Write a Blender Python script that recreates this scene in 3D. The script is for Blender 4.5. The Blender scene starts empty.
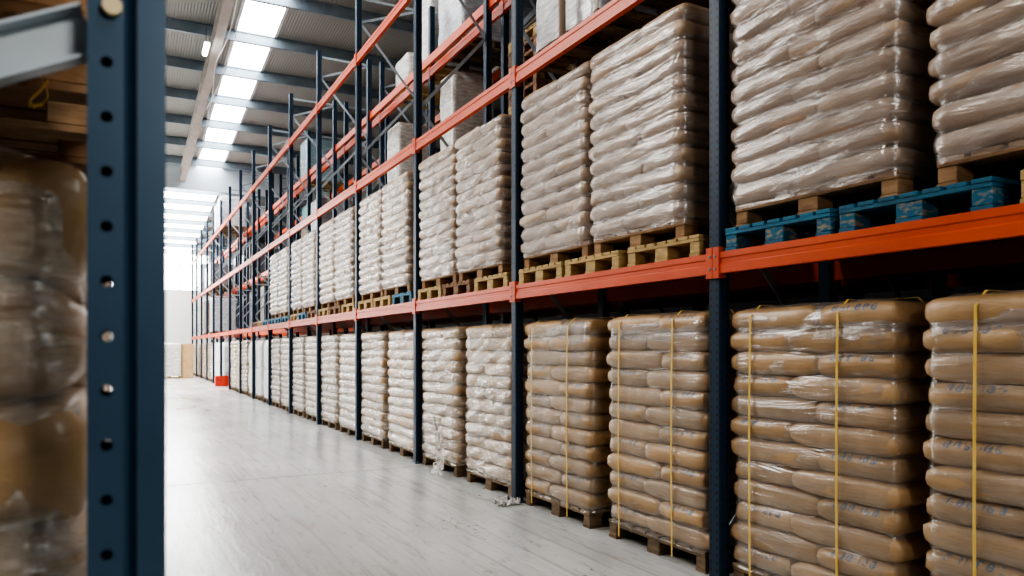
import bpy, math, random
from mathutils import Vector, noise
R = random.Random(7)
C = bpy.context.scene.collection
PI = math.pi
PSI = math.atan(388/750.0)
CAMH = 1.504
X0 = 3.373          # aisle face of the right hand racking
BAY = 2.8
T0 = 0.89           # first frame
D = 1.10
NB = 16
FT = 7.36           # frame top
L1, L2, L3 = 2.115, 4.205, 6.285   # beam tops

# ------------------------------------------------------------------ materials
def newmat(n):
    m = bpy.data.materials.new(n); m.use_nodes = True
    nt = m.node_tree; nt.nodes.clear()
    out = nt.nodes.new('ShaderNodeOutputMaterial')
    return m, nt, out
def N(nt, t, **kw):
    n = nt.nodes.new(t)
    for k, v in kw.items():
        if k in n.inputs.keys() if isinstance(k, str) else False: n.inputs[k].default_value = v
        else: setattr(n, k, v)
    return n
def ramp(nt, stops):
    r = nt.nodes.new('ShaderNodeValToRGB')
    el = r.color_ramp.elements
    while len(el) > len(stops): el.remove(el[-1])
    while len(el) < len(stops): el.new(0.5)
    for e, (p, c) in zip(el, stops):
        e.position = p; e.color = (c[0], c[1], c[2], 1) if len(c) == 3 else c
    return r
def coords(nt, scale=(1,1,1), kind='Object', rnd=False):
    tc = nt.nodes.new('ShaderNodeTexCoord')
    mp = nt.nodes.new('ShaderNodeMapping'); mp.inputs['Scale'].default_value = scale
    nt.links.new(tc.outputs[kind], mp.inputs['Vector'])
    if rnd:
        oi = nt.nodes.new('ShaderNodeObjectInfo')
        mu = N(nt, 'ShaderNodeMath', operation='MULTIPLY'); mu.inputs[1].default_value = 37
        nt.links.new(oi.outputs['Random'], mu.inputs[0]); nt.links.new(mu.outputs[0], mp.inputs['Location'])
    return mp
def mat_noise(name, c1, c2, scale=(1,1,1), ns=4, rough=.6, metal=0, bump=0, detail=4, rnd=False, coat=0, vary=0, bscale=None, lo=.35, hi=.65):
    m, nt, out = newmat(name)
    p = nt.nodes.new('ShaderNodeBsdfPrincipled')
    mp = coords(nt, scale, rnd=rnd)
    nz = N(nt, 'ShaderNodeTexNoise'); nz.inputs['Scale'].default_value = ns; nz.inputs['Detail'].default_value = detail
    nt.links.new(mp.outputs[0], nz.inputs['Vector'])
    r = ramp(nt, [(lo, c1), (hi, c2)])
    nt.links.new(nz.outputs['Fac'], r.inputs[0])
    col = r.outputs[0]
    if vary:
        oi = nt.nodes.new('ShaderNodeObjectInfo')
        mr = nt.nodes.new('ShaderNodeMapRange'); mr.inputs['To Min'].default_value = 1-vary; mr.inputs['To Max'].default_value = 1+vary*.6
        nt.links.new(oi.outputs['Random'], mr.inputs['Value'])
        h = nt.nodes.new('ShaderNodeHueSaturation')
        nt.links.new(mr.outputs[0], h.inputs['Value']); nt.links.new(col, h.inputs['Color'])
        col = h.outputs[0]
    nt.links.new(col, p.inputs['Base Color'])
    p.inputs['Roughness'].default_value = rough; p.inputs['Metallic'].default_value = metal
    p.inputs['Coat Weight'].default_value = coat; p.inputs['Coat Roughness'].default_value = .2
    if bump:
        b = nt.nodes.new('ShaderNodeBump'); b.inputs['Strength'].default_value = bump; b.inputs['Distance'].default_value = .01
        n2 = N(nt, 'ShaderNodeTexNoise'); n2.inputs['Scale'].default_value = bscale or ns*3
        nt.links.new(mp.outputs[0], n2.inputs['Vector']); nt.links.new(n2.outputs['Fac'], b.inputs['Height'])
        nt.links.new(b.outputs[0], p.inputs['Normal'])
    nt.links.new(p.outputs[0], out.inputs[0])
    return m
def mat_emit(name, c, s):
    m, nt, out = newmat(name)
    e = nt.nodes.new('ShaderNodeEmission'); e.inputs[0].default_value = (*c, 1); e.inputs[1].default_value = s
    nt.links.new(e.outputs[0], out.inputs[0]); return m

def mat_kraft(name, print_marks=False, base=((.36,.225,.11),(.48,.31,.16))):
    m, nt, out = newmat(name)
    L = nt.links.new
    p = nt.nodes.new('ShaderNodeBsdfPrincipled')
    mp = coords(nt, (1,1,1), rnd=True)
    nz = N(nt, 'ShaderNodeTexNoise'); nz.inputs['Scale'].default_value = 5; nz.inputs['Detail'].default_value = 5
    L(mp.outputs[0], nz.inputs['Vector'])
    r = ramp(nt, [(.3, base[0]), (.7, base[1])]); L(nz.outputs['Fac'], r.inputs[0])
    oi = nt.nodes.new('ShaderNodeObjectInfo')
    mr = nt.nodes.new('ShaderNodeMapRange'); mr.inputs['To Min'].default_value = .82; mr.inputs['To Max'].default_value = 1.12
    L(oi.outputs['Random'], mr.inputs['Value'])
    h = nt.nodes.new('ShaderNodeHueSaturation'); L(mr.outputs[0], h.inputs['Value']); L(r.outputs[0], h.inputs['Color'])
    col = h.outputs[0]
    if print_marks:
        tc = nt.nodes.new('ShaderNodeTexCoord')
        sp = nt.nodes.new('ShaderNodeSeparateXYZ'); L(tc.outputs['Object'], sp.inputs[0])
        def M(op, a, b=None, c=None):
            n = N(nt, 'ShaderNodeMath', operation=op)
            for i, v in enumerate((a, b, c)):
                if v is None: continue
                if isinstance(v, (int, float)): n.inputs[i].default_value = v
                else: L(v, n.inputs[i])
            return n.outputs[0]
        # a line of small round blue characters along the top front edge
        u = M('SUBTRACT', M('FRACT', M('MULTIPLY', sp.outputs['Y'], 21)), .5)
        v = M('MULTIPLY', M('SUBTRACT', sp.outputs['Z'], .040), 22)
        rad = M('SQRT', M('ADD', M('MULTIPLY', u, u), M('MULTIPLY', v, v)))
        ring = M('LESS_THAN', M('ABSOLUTE', M('SUBTRACT', rad, .30)), .10)
        bar = M('MULTIPLY', M('LESS_THAN', M('ABSOLUTE', v), .07), M('LESS_THAN', M('ABSOLUTE', u), .3))
        stem = M('MULTIPLY', M('LESS_THAN', M('ABSOLUTE', M('ADD', u, .12)), .07), M('LESS_THAN', M('ABSOLUTE', v), .38))
        g = M('MAXIMUM', ring, M('MAXIMUM', bar, stem))
        n2 = N(nt, 'ShaderNodeTexNoise'); n2.inputs['Scale'].default_value = 30; L(mp.outputs[0], n2.inputs['Vector'])
        g = M('MULTIPLY', g, M('GREATER_THAN', n2.outputs['Fac'], .44))
        inr = M('MULTIPLY', M('LESS_THAN', M('ABSOLUTE', sp.outputs['Y']), .15), M('LESS_THAN', M('ABSOLUTE', M('SUBTRACT', sp.outputs['Z'], .040)), .019))
        gap = M('GREATER_THAN', M('ABSOLUTE', M('ADD', sp.outputs['Y'], .02)), .012)
        g = M('MULTIPLY', M('MULTIPLY', g, inr), M('MULTIPLY', gap, .95))
        mx = N(nt, 'ShaderNodeMix', data_type='RGBA'); L(g, mx.inputs[0]); L(col, mx.inputs[6]); mx.inputs[7].default_value = (.08,.12,.18,1)
        col = mx.outputs[2]
    L(col, p.inputs['Base Color'])
    p.inputs['Roughness'].default_value = .5; p.inputs['Coat Weight'].default_value = .35; p.inputs['Coat Roughness'].default_value = .22
    b = nt.nodes.new('ShaderNodeBump'); b.inputs['Strength'].default_value = .5; b.inputs['Distance'].default_value = .012
    m2 = coords(nt, (3,1.6,7), rnd=True)
    n3 = N(nt, 'ShaderNodeTexNoise'); n3.inputs['Scale'].default_value = 4; n3.inputs['Detail'].default_value = 6; n3.inputs['Distortion'].default_value = .8
    L(m2.outputs[0], n3.inputs['Vector']); L(n3.outputs['Fac'], b.inputs['Height']); L(b.outputs[0], p.inputs['Normal'])
    L(p.outputs[0], out.inputs[0]); return m

def mat_film(name, lo, hi, tint, gloss=.1, scale=(2.2,2.2,9), streak=.5):
    m, nt, out = newmat(name); L = nt.links.new
    p = nt.nodes.new('ShaderNodeBsdfPrincipled'); p.inputs['Base Color'].default_value = (*tint, 1)
    p.inputs['Roughness'].default_value = .28; p.inputs['Specular IOR Level'].default_value = .7
    tr = nt.nodes.new('ShaderNodeBsdfTransparent'); gl = nt.nodes.new('ShaderNodeBsdfGlossy'); gl.inputs['Roughness'].default_value = .18
    mp = coords(nt, scale, rnd=True)
    nz = N(nt, 'ShaderNodeTexNoise'); nz.inputs['Scale'].default_value = 2.2; nz.inputs['Detail'].default_value = 6; nz.inputs['Distortion'].default_value = 1.2
    L(mp.outputs[0], nz.inputs['Vector'])
    mr = nt.nodes.new('ShaderNodeMapRange'); mr.inputs['From Min'].default_value = .35; mr.inputs['From Max'].default_value = .7
    mr.inputs['To Min'].default_value = lo; mr.inputs['To Max'].default_value = hi
    L(nz.outputs['Fac'], mr.inputs['Value'])
    b = nt.nodes.new('ShaderNodeBump'); b.inputs['Strength'].default_value = streak; b.inputs['Distance'].default_value = .02
    m2 = coords(nt, (1.4,1.4,12), rnd=True)
    n2 = N(nt, 'ShaderNodeTexNoise'); n2.inputs['Scale'].default_value = 2; n2.inputs['Detail'].default_value = 5; n2.inputs['Distortion'].default_value = 1.5
    L(m2.outputs[0], n2.inputs['Vector']); L(n2.outputs['Fac'], b.inputs['Height'])
    L(b.outputs[0], p.inputs['Normal']); L(b.outputs[0], gl.inputs['Normal'])
    mx = nt.nodes.new('ShaderNodeMixShader'); L(mr.outputs[0], mx.inputs[0]); L(tr.outputs[0], mx.inputs[1]); L(p.outputs[0], mx.inputs[2])
    m3 = nt.nodes.new('ShaderNodeMixShader'); m3.inputs[0].default_value = gloss; L(mx.outputs[0], m3.inputs[1]); L(gl.outputs[0], m3.inputs[2])
    L(m3.outputs[0], out.inputs[0]); return m

def mat_upright(name):
    m, nt, out = newmat(name); L = nt.links.new
    p = nt.nodes.new('ShaderNodeBsdfPrincipled')
    tc = nt.nodes.new('ShaderNodeTexCoord'); sp = nt.nodes.new('ShaderNodeSeparateXYZ'); L(tc.outputs['Object'], sp.inputs[0])
    def M(op, a, b=None):
        n = N(nt, 'ShaderNodeMath', operation=op)
        for i, v in enumerate((a, b)):
            if v is None: continue
            if isinstance(v, (int, float)): n.inputs[i].default_value = v
            else: L(v, n.inputs[i])
        return n.outputs[0]
    fz = M('MULTIPLY', M('SUBTRACT', M('FRACT', M('MULTIPLY', sp.outputs['Z'], 20)), .5), .05)
    def dot(axis, c, half):
        a = M('SUBTRACT', M('ABSOLUTE', sp.outputs[axis]) if axis == 'Y' else sp.outputs[axis], c)
        return M('MULTIPLY', M('LESS_THAN', M('ABSOLUTE', a), half), M('LESS_THAN', M('ABSOLUTE', fz), .010))
    onfront = M('LESS_THAN', sp.outputs['X'], .002)
    g1 = M('MULTIPLY', dot('Y', .027, .006), onfront)
    g2 = M('MULTIPLY', dot('X', .062, .006), M('GREATER_THAN', M('ABSOLUTE', sp.outputs['Y']), .04))
    g = M('MAXIMUM', g1, g2)
    mx = N(nt, 'ShaderNodeMix', data_type='RGBA'); L(g, mx.inputs[0])
    mx.inputs[6].default_value = (.014,.032,.060,1); mx.inputs[7].default_value = (.002,.003,.005,1)
    L(mx.outputs[2], p.inputs['Base Color']); p.inputs['Roughness'].default_value = .45; p.inputs['Specular IOR Level'].default_value = .35
    L(p.outputs[0], out.inputs[0]); return m

def mat_floor():
    m, nt, out = newmat('painted concrete'); L = nt.links.new
    p = nt.nodes.new('ShaderNodeBsdfPrincipled')
    mp = coords(nt, (1,.35,1), 'Object')
    a = N(nt, 'ShaderNodeTexNoise'); a.inputs['Scale'].default_value = .9; a.inputs['Detail'].default_value = 8; a.inputs['Roughness'].default_value = .6; L(mp.outputs[0], a.inputs['Vector'])
    r = ramp(nt, [(.3, (.42,.425,.42)), (.5, (.52,.527,.52)), (.72, (.60,.607,.60))]); L(a.outputs['Fac'], r.inputs[0])
    # fine tyre scuffs and dark specks
    m2 = coords(nt, (3.5,.7,1), 'Object')
    b = N(nt, 'ShaderNodeTexNoise'); b.inputs['Scale'].default_value = 3.5; b.inputs['Detail'].default_value = 10; b.inputs['Roughness'].default_value = .72; b.inputs['Distortion'].default_value = .6; L(m2.outputs[0], b.inputs['Vector'])
    r2 = ramp(nt, [(.53, (0,0,0)), (.70, (1,1,1))]); L(b.outputs['Fac'], r2.inputs[0])
    mu = N(nt, 'ShaderNodeMath', operation='MULTIPLY'); mu.inputs[1].default_value = .6; L(r2.outputs[0], mu.inputs[0])
    mx = N(nt, 'ShaderNodeMix', data_type='RGBA'); L(mu.outputs[0], mx.inputs[0]); L(r.outputs[0], mx.inputs[6]); mx.inputs[7].default_value = (.27,.22,.165,1)
    # long tyre marks and small dark specks
    m3 = coords(nt, (6,.22,1), 'Object')
    c = N(nt, 'ShaderNodeTexNoise'); c.inputs['Scale'].default_value = 2.2; c.inputs['Detail'].default_value = 7; c.inputs['Distortion'].default_value = 1.0; L(m3.outputs[0], c.inputs['Vector'])
    r3 = ramp(nt, [(.52, (0,0,0)), (.68, (.34,.34,.34))]); L(c.outputs['Fac'], r3.inputs[0])
    mx2 = N(nt, 'ShaderNodeMix', data_type='RGBA'); L(r3.outputs[0], mx2.inputs[0]); L(mx.outputs[2], mx2.inputs[6]); mx2.inputs[7].default_value = (.20,.175,.15,1)
    m4 = coords(nt, (1,.6,1), 'Object')
    d = N(nt, 'ShaderNodeTexNoise'); d.inputs['Scale'].default_value = 26; d.inputs['Detail'].default_value = 3; L(m4.outputs[0], d.inputs['Vector'])
    d2 = N(nt, 'ShaderNodeTexNoise'); d2.inputs['Scale'].default_value = 1.3; L(m4.outputs[0], d2.inputs['Vector'])
    ad = N(nt, 'ShaderNodeMath', operation='ADD'); L(d.outputs['Fac'], ad.inputs[0]); L(d2.outputs['Fac'], ad.inputs[1])
    r4 = ramp(nt, [(.0, (0,0,0)), (1, (.75,.75,.75))]); mr4 = nt.nodes.new('ShaderNodeMapRange'); mr4.inputs['From Min'].default_value = 1.26; mr4.inputs['From Max'].default_value = 1.34
    L(ad.outputs[0], mr4.inputs['Value']); L(mr4.outputs[0], r4.inputs[0])
    mx3 = N(nt, 'ShaderNodeMix', data_type='RGBA'); L(r4.outputs[0], mx3.inputs[0]); L(mx2.outputs[2], mx3.inputs[6]); mx3.inputs[7].default_value = (.09,.07,.06,1)
    L(mx3.outputs[2], p.inputs['Base Color'])
    rr = nt.nodes.new('ShaderNodeMapRange'); rr.inputs['From Min'].default_value = .3; rr.inputs['From Max'].default_value = .7
    rr.inputs['To Min'].default_value = .13; rr.inputs['To Max'].default_value = .27; L(a.outputs['Fac'], rr.inputs['Value']); L(rr.outputs[0], p.inputs['Roughness'])
    bp = nt.nodes.new('ShaderNodeBump'); bp.inputs['Strength'].default_value = .16; bp.inputs['Distance'].default_value = .02
    L(b.outputs['Fac'], bp.inputs['Height']); L(bp.outputs[0], p.inputs['Normal'])
    L(p.outputs[0], out.inputs[0]); return m

def mat_sheet(name, c1, c2, axis_scale, rough=.5):
    # profiled sheet cladding: fine ribs
    m, nt, out = newmat(name); L = nt.links.new
    p = nt.nodes.new('ShaderNodeBsdfPrincipled')
    mp = coords(nt, axis_scale, 'Object')
    w = N(nt, 'ShaderNodeTexWave', wave_type='BANDS', bands_direction='X'); w.inputs['Scale'].default_value = 1
    L(mp.outputs[0], w.inputs['Vector'])
    r = ramp(nt, [(0, c1), (1, c2)]); L(w.outputs['Fac'], r.inputs[0]); L(r.outputs[0], p.inputs['Base Color'])
    b = nt.nodes.new('ShaderNodeBump'); b.inputs['Strength'].default_value = .4; b.inputs['Distance'].default_value = .02
    L(w.outputs['Fac'], b.inputs['Height']); L(b.outputs[0], p.inputs['Normal'])
    p.inputs['Roughness'].default_value = rough
    L(p.outputs[0], out.inputs[0]); return m

M_FLOOR = mat_floor()
M_ROOF = mat_sheet('roof sheet', (.33,.325,.30), (.365,.36,.335), (5,0,0))
M_WALL = mat_sheet('wall panel', (.66,.65,.61), (.72,.71,.67), (2,0,0))
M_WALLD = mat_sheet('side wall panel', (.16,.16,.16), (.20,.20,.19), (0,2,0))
M_FASCIA = mat_noise('fascia panel', (.66,.74,.79), (.74,.80,.83), ns=1, rough=.5)
M_PURLIN = mat_noise('galvanised purlin', (.20,.25,.29), (.27,.32,.36), ns=3, rough=.35, metal=.3)
M_RAFTER = mat_noise('painted rafter', (.40,.36,.33), (.48,.44,.40), ns=3, rough=.5)
M_SKY = mat_emit('skylight panel', (.93,.97,1), 13)
M_SKYB = mat_emit('far skylight panel', (1,.98,.95), 15)
M_WIN = mat_emit('window daylight', (.95,.98,1), 12)
M_NAVY = mat_upright('perforated navy steel')
M_NAVYP = mat_noise('navy painted steel', (.028,.056,.092), (.040,.078,.122), ns=3, rough=.34, metal=.25)
M_BRACE = mat_noise('galvanised brace', (.34,.39,.43), (.44,.49,.52), ns=6, rough=.4, metal=.25)
M_ORANGE = mat_noise('orange beam paint', (.53,.068,.016), (.63,.092,.022), scale=(1,.4,1), ns=4, rough=.42)
M_RED = mat_noise('red guard paint', (.55,.04,.02), (.65,.06,.03), ns=6, rough=.45)
M_BOLT = mat_noise('brass plated bolt', (.45,.36,.22), (.6,.5,.32), ns=20, rough=.35, metal=.6)
M_WOOD = mat_noise('pallet wood', (.30,.20,.10), (.47,.34,.19), scale=(4,4,14), ns=2.5, rough=.75, rnd=True, vary=.2, bump=.2)
M_WOODF = mat_noise('shaded pallet wood', (.13,.085,.05), (.25,.17,.10), scale=(4,4,14), ns=2.5, rough=.8, rnd=True, vary=.25, bump=.2)  # dark brown wood, with film and shade over floor pallets put into its colour
M_WOODR = mat_noise('reddish pallet wood', (.25,.14,.065), (.38,.23,.115), scale=(4,4,14), ns=2.5, rough=.75, rnd=True, vary=.2, bump=.2)
M_WOODY = mat_noise('fresh pallet wood', (.36,.24,.095), (.50,.36,.155), scale=(4,4,14), ns=2.5, rough=.7, rnd=True, vary=.15, bump=.2)
M_WOODD = mat_noise('dark pallet wood', (.16,.085,.045), (.26,.14,.07), scale=(4,4,14), ns=2.5, rough=.75, rnd=True, vary=.2, bump=.2)
M_BLUEP = mat_noise('worn blue pallet paint', (.008,.095,.17), (.014,.15,.24), scale=(4,4,10), ns=3, rough=.6, rnd=True, vary=.15, bump=.2)
M_BLUEC = mat_noise('chipped blue block', (.010,.11,.19), (.26,.22,.15), scale=(6,6,14), ns=3, rough=.7, rnd=True, lo=.5, hi=.64)
M_KRAFT = mat_kraft('brown kraft paper')
M_KRAFTP = mat_kraft('printed kraft paper', True)
M_KRAFTL = mat_kraft('pale kraft paper', False, ((.34,.23,.15),(.45,.32,.215)))
M_FILM = mat_film('milky stretch film', .10, .50, (.60,.52,.47), .11, scale=(1.2,1.2,8), streak=.6)
M_FILMF = mat_film('hazy stretch film', .04, .50, (.80,.73,.62), .15, scale=(3,3,10), streak=1.0)
M_FILMC = mat_film('clear stretch film', .03, .30, (.56,.50,.43), .12, scale=(1.6,1.6,12))
M_FILMW = mat_film('white stretch film', .5, .9, (.74,.72,.68), .08)
M_FILMG = mat_film('grey stretch film', .55, .95, (.55,.55,.58), .1)
M_STRAP = mat_noise('yellow strapping', (.72,.48,.10), (.80,.56,.16), ns=10, rough=.4)
M_BIG = mat_noise('white woven bag', (.58,.60,.58), (.70,.71,.68), ns=4, rough=.5, bump=.3, coat=.3)
M_CARD = mat_noise('cardboard', (.45,.29,.14), (.54,.36,.19), ns=3, rough=.7)
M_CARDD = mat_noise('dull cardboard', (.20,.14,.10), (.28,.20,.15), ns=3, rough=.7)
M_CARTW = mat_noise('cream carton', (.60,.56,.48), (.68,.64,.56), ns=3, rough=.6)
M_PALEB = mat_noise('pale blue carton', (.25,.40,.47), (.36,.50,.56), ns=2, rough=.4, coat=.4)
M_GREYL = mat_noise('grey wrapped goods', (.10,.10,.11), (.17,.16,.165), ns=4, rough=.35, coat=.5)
M_WHITE = mat_noise('white plastic', (.7,.7,.7), (.78,.78,.78), ns=4, rough=.4)
M_LAMP = mat_emit('lamp tube', (1,1,1), 20)
M_DARK = mat_noise('black rubber and wall shade', (.01,.01,.01), (.02,.02,.02), ns=4, rough=.8)  # also colours the added shade sheet on the right wall
M_TEAL = mat_noise('teal plastic', (.03,.20,.20), (.05,.26,.25), ns=3, rough=.4)
M_LINE = mat_noise('grey joint filler', (.24,.23,.21), (.3,.29,.27), ns=8, rough=.7)

# ------------------------------------------------------------------ mesh helpers
class MB:
    def __init__(s): s.v = []; s.f = []
    def box(s, x0, x1, y0, y1, z0, z1):
        b = len(s.v)
        s.v += [(x0,y0,z0),(x1,y0,z0),(x1,y1,z0),(x0,y1,z0),(x0,y0,z1),(x1,y0,z1),(x1,y1,z1),(x0,y1,z1)]
        s.f += [tuple(b+i for i in q) for q in ((0,3,2,1),(4,5,6,7),(0,1,5,4),(1,2,6,5),(2,3,7,6),(3,0,4,7))]
        return s
    def prism(s, prof, ax, a0, a1):
        # prof: list of 2-D points in the two other axes (in order), extruded along axis ax
        b = len(s.v); n = len(prof)
        for a in (a0, a1):
            for p, q in prof:
                s.v.append({'z': (p,q,a), 'y': (p,a,q), 'x': (a,p,q)}[ax])
        for i in range(n):
            j = (i+1) % n; s.f.append((b+i, b+j, b+n+j, b+n+i))
        s.f.append(tuple(b+i for i in reversed(range(n)))); s.f.append(tuple(b+n+i for i in range(n)))
        return s
    def bar(s, p, q, w, h, up=Vector((0,1,0))):
        p, q = Vector(p), Vector(q); d = (q-p).normalized()
        a = d.cross(up).normalized()*w/2; c = up.normalized()*h/2
        b = len(s.v)
        for P in (p, q):
            for sa, sc in ((-1,-1),(1,-1),(1,1),(-1,1)): s.v.append(tuple(P+a*sa+c*sc))
        s.f += [tuple(b+i for i in r) for r in ((0,1,2,3),(7,6,5,4),(0,4,5,1),(1,5,6,2),(2,6,7,3),(3,7,4,0))]
        return s
    def tube(s, p, q, r, n=12):
        p, q = Vector(p), Vector(q); d = (q-p).normalized()
        a = d.orthogonal().normalized(); c = d.cross(a); b = len(s.v)
        for P in (p, q):
            for i in range(n): s.v.append(tuple(P + (a*math.cos(2*PI*i/n)+c*math.sin(2*PI*i/n))*r))
        for i in range(n): j = (i+1) % n; s.f.append((b+i, b+j, b+n+j, b+n+i))
        s.f.append(tuple(b+i for i in reversed(range(n)))); s.f.append(tuple(b+n+i for i in range(n)))
        return s
    def add(s, vs, fs):
        b = len(s.v); s.v += vs; s.f += [tuple(b+i for i in f) for f in fs]; return s
    def mesh(s, name, mat, smooth=False, bevel=0):
        me = bpy.data.meshes.new(name); me.from_pydata(s.v, [], s.f); me.update()
        import bmesh
        bm = bmesh.new(); bm.from_mesh(me); bmesh.ops.recalc_face_normals(bm, faces=bm.faces)
        if bevel: bmesh.ops.bevel(bm, geom=bm.edges[:], offset=bevel, segments=1, affect='EDGES')
        bm.to_mesh(me); bm.free()
        me.materials.append(mat)
        if smooth: me.polygons.foreach_set('use_smooth', [True]*len(me.polygons))
        return me
def link(name, me, parent=None, loc=(0,0,0), rz=0):
    o = bpy.data.objects.new(name, me); C.objects.link(o); o.location = loc; o.rotation_euler = (0,0,rz)
    if parent: o.parent = parent
    return o
def tag(o, label, cat, group=None):
    o['label'] = label; o['category'] = cat
    if group: o['group'] = group
    return o
def thing(name, label, cat, loc=(0,0,0), rz=0, group=None):
    return tag(link(name, None, None, loc, rz), label, cat, group)
def struct(name, me, loc=(0,0,0), label=None):
    o = link(name, me, None, loc); o['kind'] = 'structure'
    if label: o['label'] = label
    return o
ORD = ['nearest','second','third','fourth','fifth','sixth','seventh','eighth','ninth','tenth','eleventh','twelfth','thirteenth',
       'fourteenth','fifteenth','sixteenth','seventeenth','eighteenth','nineteenth','twentieth','twenty-first','twenty-second','twenty-third',
       'twenty-fourth','twenty-fifth','twenty-sixth','twenty-seventh','twenty-eighth','twenty-ninth','thirtieth','thirty-first','thirty-second',
       'thirty-third','thirty-fourth','thirty-fifth','thirty-sixth','thirty-seventh','thirty-eighth','thirty-ninth','fortieth']
def ordn(i): return 'last' if i < 0 else ORD[i]
def nth(i): return 'nearest' if i == 0 else ORD[i]

# ------------------------------------------------------------------ building
def zA(t): return 10.27-.0741*t
def zB(t): return 11.00-.0741*t
XL, XR, YN, YV, YE = -9.0, 12.0, -6.0, 29.3, 49.0
struct('floor', MB().box(XL, XR, YN, YE+.2, -.2, 0).mesh('floor', M_FLOOR))
for i, y in enumerate((9.0, 18.0, 27.0, 36.0)):
    o = struct('trim_%d' % (i+30), MB().box(XL, XR, y-.004, y+.004, 0, .0015).mesh('joint', M_LINE))
# end wall with window opening
WX0, WX1, WZ0, WZ1 = -3.4, 4.6, 4.95, 7.15
wb = MB()
wb.box(XL, WX0, YE, YE+.2, 0, zB(YE)); wb.box(WX1, XR, YE, YE+.2, 0, zB(YE))
wb.box(WX0, WX1, YE, YE+.2, 0, WZ0); wb.box(WX0, WX1, YE, YE+.2, WZ1, zB(YE))
struct('wall_far', wb.mesh('wall', M_WALL))
wf = struct('window_1', MB().box(WX0, WX1, YE+.12, YE+.14, WZ0, WZ1).mesh('glazing', M_WIN))
fr = MB()
for x in (WX0, -1.2, 1.0, 3.0, WX1): fr.box(x-.03, x+.03, YE-.02, YE+.1, WZ0, WZ1)
for z in (WZ0, 6.45, WZ1): fr.box(WX0, WX1, YE-.02, YE+.1, z-.03, z+.03)
link('window_frame', fr.mesh('frame', M_WHITE), wf)
def sidewall(name, x0, x1):
    b = MB(); pr = [(YN, 0), (YE+.2, 0), (YE+.2, zB(YE)), (YV, zB(YV)), (YV, zA(YV)), (YN, zA(YN))]
    b.prism(pr, 'x', x0, x1); struct(name, b.mesh(name, M_WALLD))
sidewall('wall_left', XL-.2, XL); sidewall('wall_right', XR, XR+.2)
struct('trim_80', MB().box(XR-.03, XR, YN, YE, 0, 4.4).mesh('shade_sheet', M_DARK), label='added dark sheet standing in for shade behind the racks')  # added black sheet: shade behind the floor stacks put in as colour
struct('wall_near', MB().box(XL-.2, XR+.2, YN-.2, YN, 0, zA(YN)).mesh('wall_near', M_WALLD))
# roof slabs with skylight strips left open
def roof(name, zf, y0, y1, strips):
    xs = [XL-.2]
    for a, b in strips: xs += [a, b]
    xs.append(XR+.2)
    m = MB()
    for k in range(0, len(xs), 2):
        m.prism([(y0, zf(y0)), (y1, zf(y1)), (y1, zf(y1)+.12), (y0, zf(y0)+.12)], 'x', xs[k], xs[k+1])
    # closed near part of the strips
    struct(name, m.mesh(name, M_ROOF))
SA = [(-4.2,-3.2), (2.3, 3.2)]
SB = [(-5.0,-2.6), (0.9, 3.7)]
roof('ceiling', zA, YN, YV, SA)
roof('ceiling_far', zB, YV, YE+.2, SB)
pur = [28.45-2*k for k in range(17)]
wn = 2; tn = 1
for (zf, y0, y1, ys, strips, mat) in ((zA, YN, YV, pur, SA, M_SKY), (zB, YV, YE, [31.0+2*k for k in range(9)], SB, M_SKYB)):
    for y in ys:
        if y < YN: continue
        z = zf(y)
        # Z-section purlin
        m = MB().box(XL, XR, y-.035, y+.035, z-.035, z-.005).box(XL, XR, y-.006, y+.006, z-.24, z-.02).box(XL, XR, y-.006, y+.075, z-.25, z-.235)
        struct('trim_%d' % tn, m.mesh('purlin', M_PURLIN), label='steel roof purlin'); tn += 1
        if tn == 30: tn = 40
    for k, (a, b) in enumerate(strips):
        allys = sorted([y0]+[y for y in ys if y > y0]+[y1])
        for p, q in zip(allys[:-1], allys[1:]):
            if q-p < .4: continue
            em = mat if q > 9 else M_ROOF
            m = MB().prism([(p, zf(p)+.02), (q, zf(q)+.02), (q, zf(q)+.04), (p, zf(p)+.04)], 'x', a, b)
            struct('window_%d' % wn, m.mesh('skylight', em), label='translucent skylight panel in the roof'); wn += 1
# skylight edge flashing
m = MB()
for a, b in SA:
    for x in (a, b): m.prism([(9, zA(9)-.03), (YV, zA(YV)-.03), (YV, zA(YV)+.0), (9, zA(9)+.0)], 'x', x-.03, x+.03)
struct('trim_70', m.mesh('flashing', M_WHITE), label='white flashing along the skylight strip')
# fascia at the valley
struct('trim_71', MB().box(XL, XR, YV-.02, YV+.10, 7.22, zB(YV)+.1).mesh('fascia', M_FASCIA), label='pale fascia at roof step')
# rafters (I-beams along the slope)
def rafter(n, x, zf, y0, y1):
    m = MB()
    def seg(xa, xb, a, b): m.prism([(y0, zf(y0)-b), (y1, zf(y1)-b), (y1, zf(y1)-a), (y0, zf(y0)-a)], 'x', xa, xb)
    seg(x-.10, x+.10, .25, .27); seg(x-.008, x+.008, .27, .60); seg(x-.10, x+.10, .60, .625)
    struct('trim_%d' % n, m.mesh('rafter', M_RAFTER), label='steel roof rafter')
rafter(72, 1.87, zA, YN, YV); rafter(73, -4.9, zA, YN, YV); rafter(74, 8.3, zA, YN, YV)
rafter(75, 1.0-.3, zB, YV, YE); 
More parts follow.
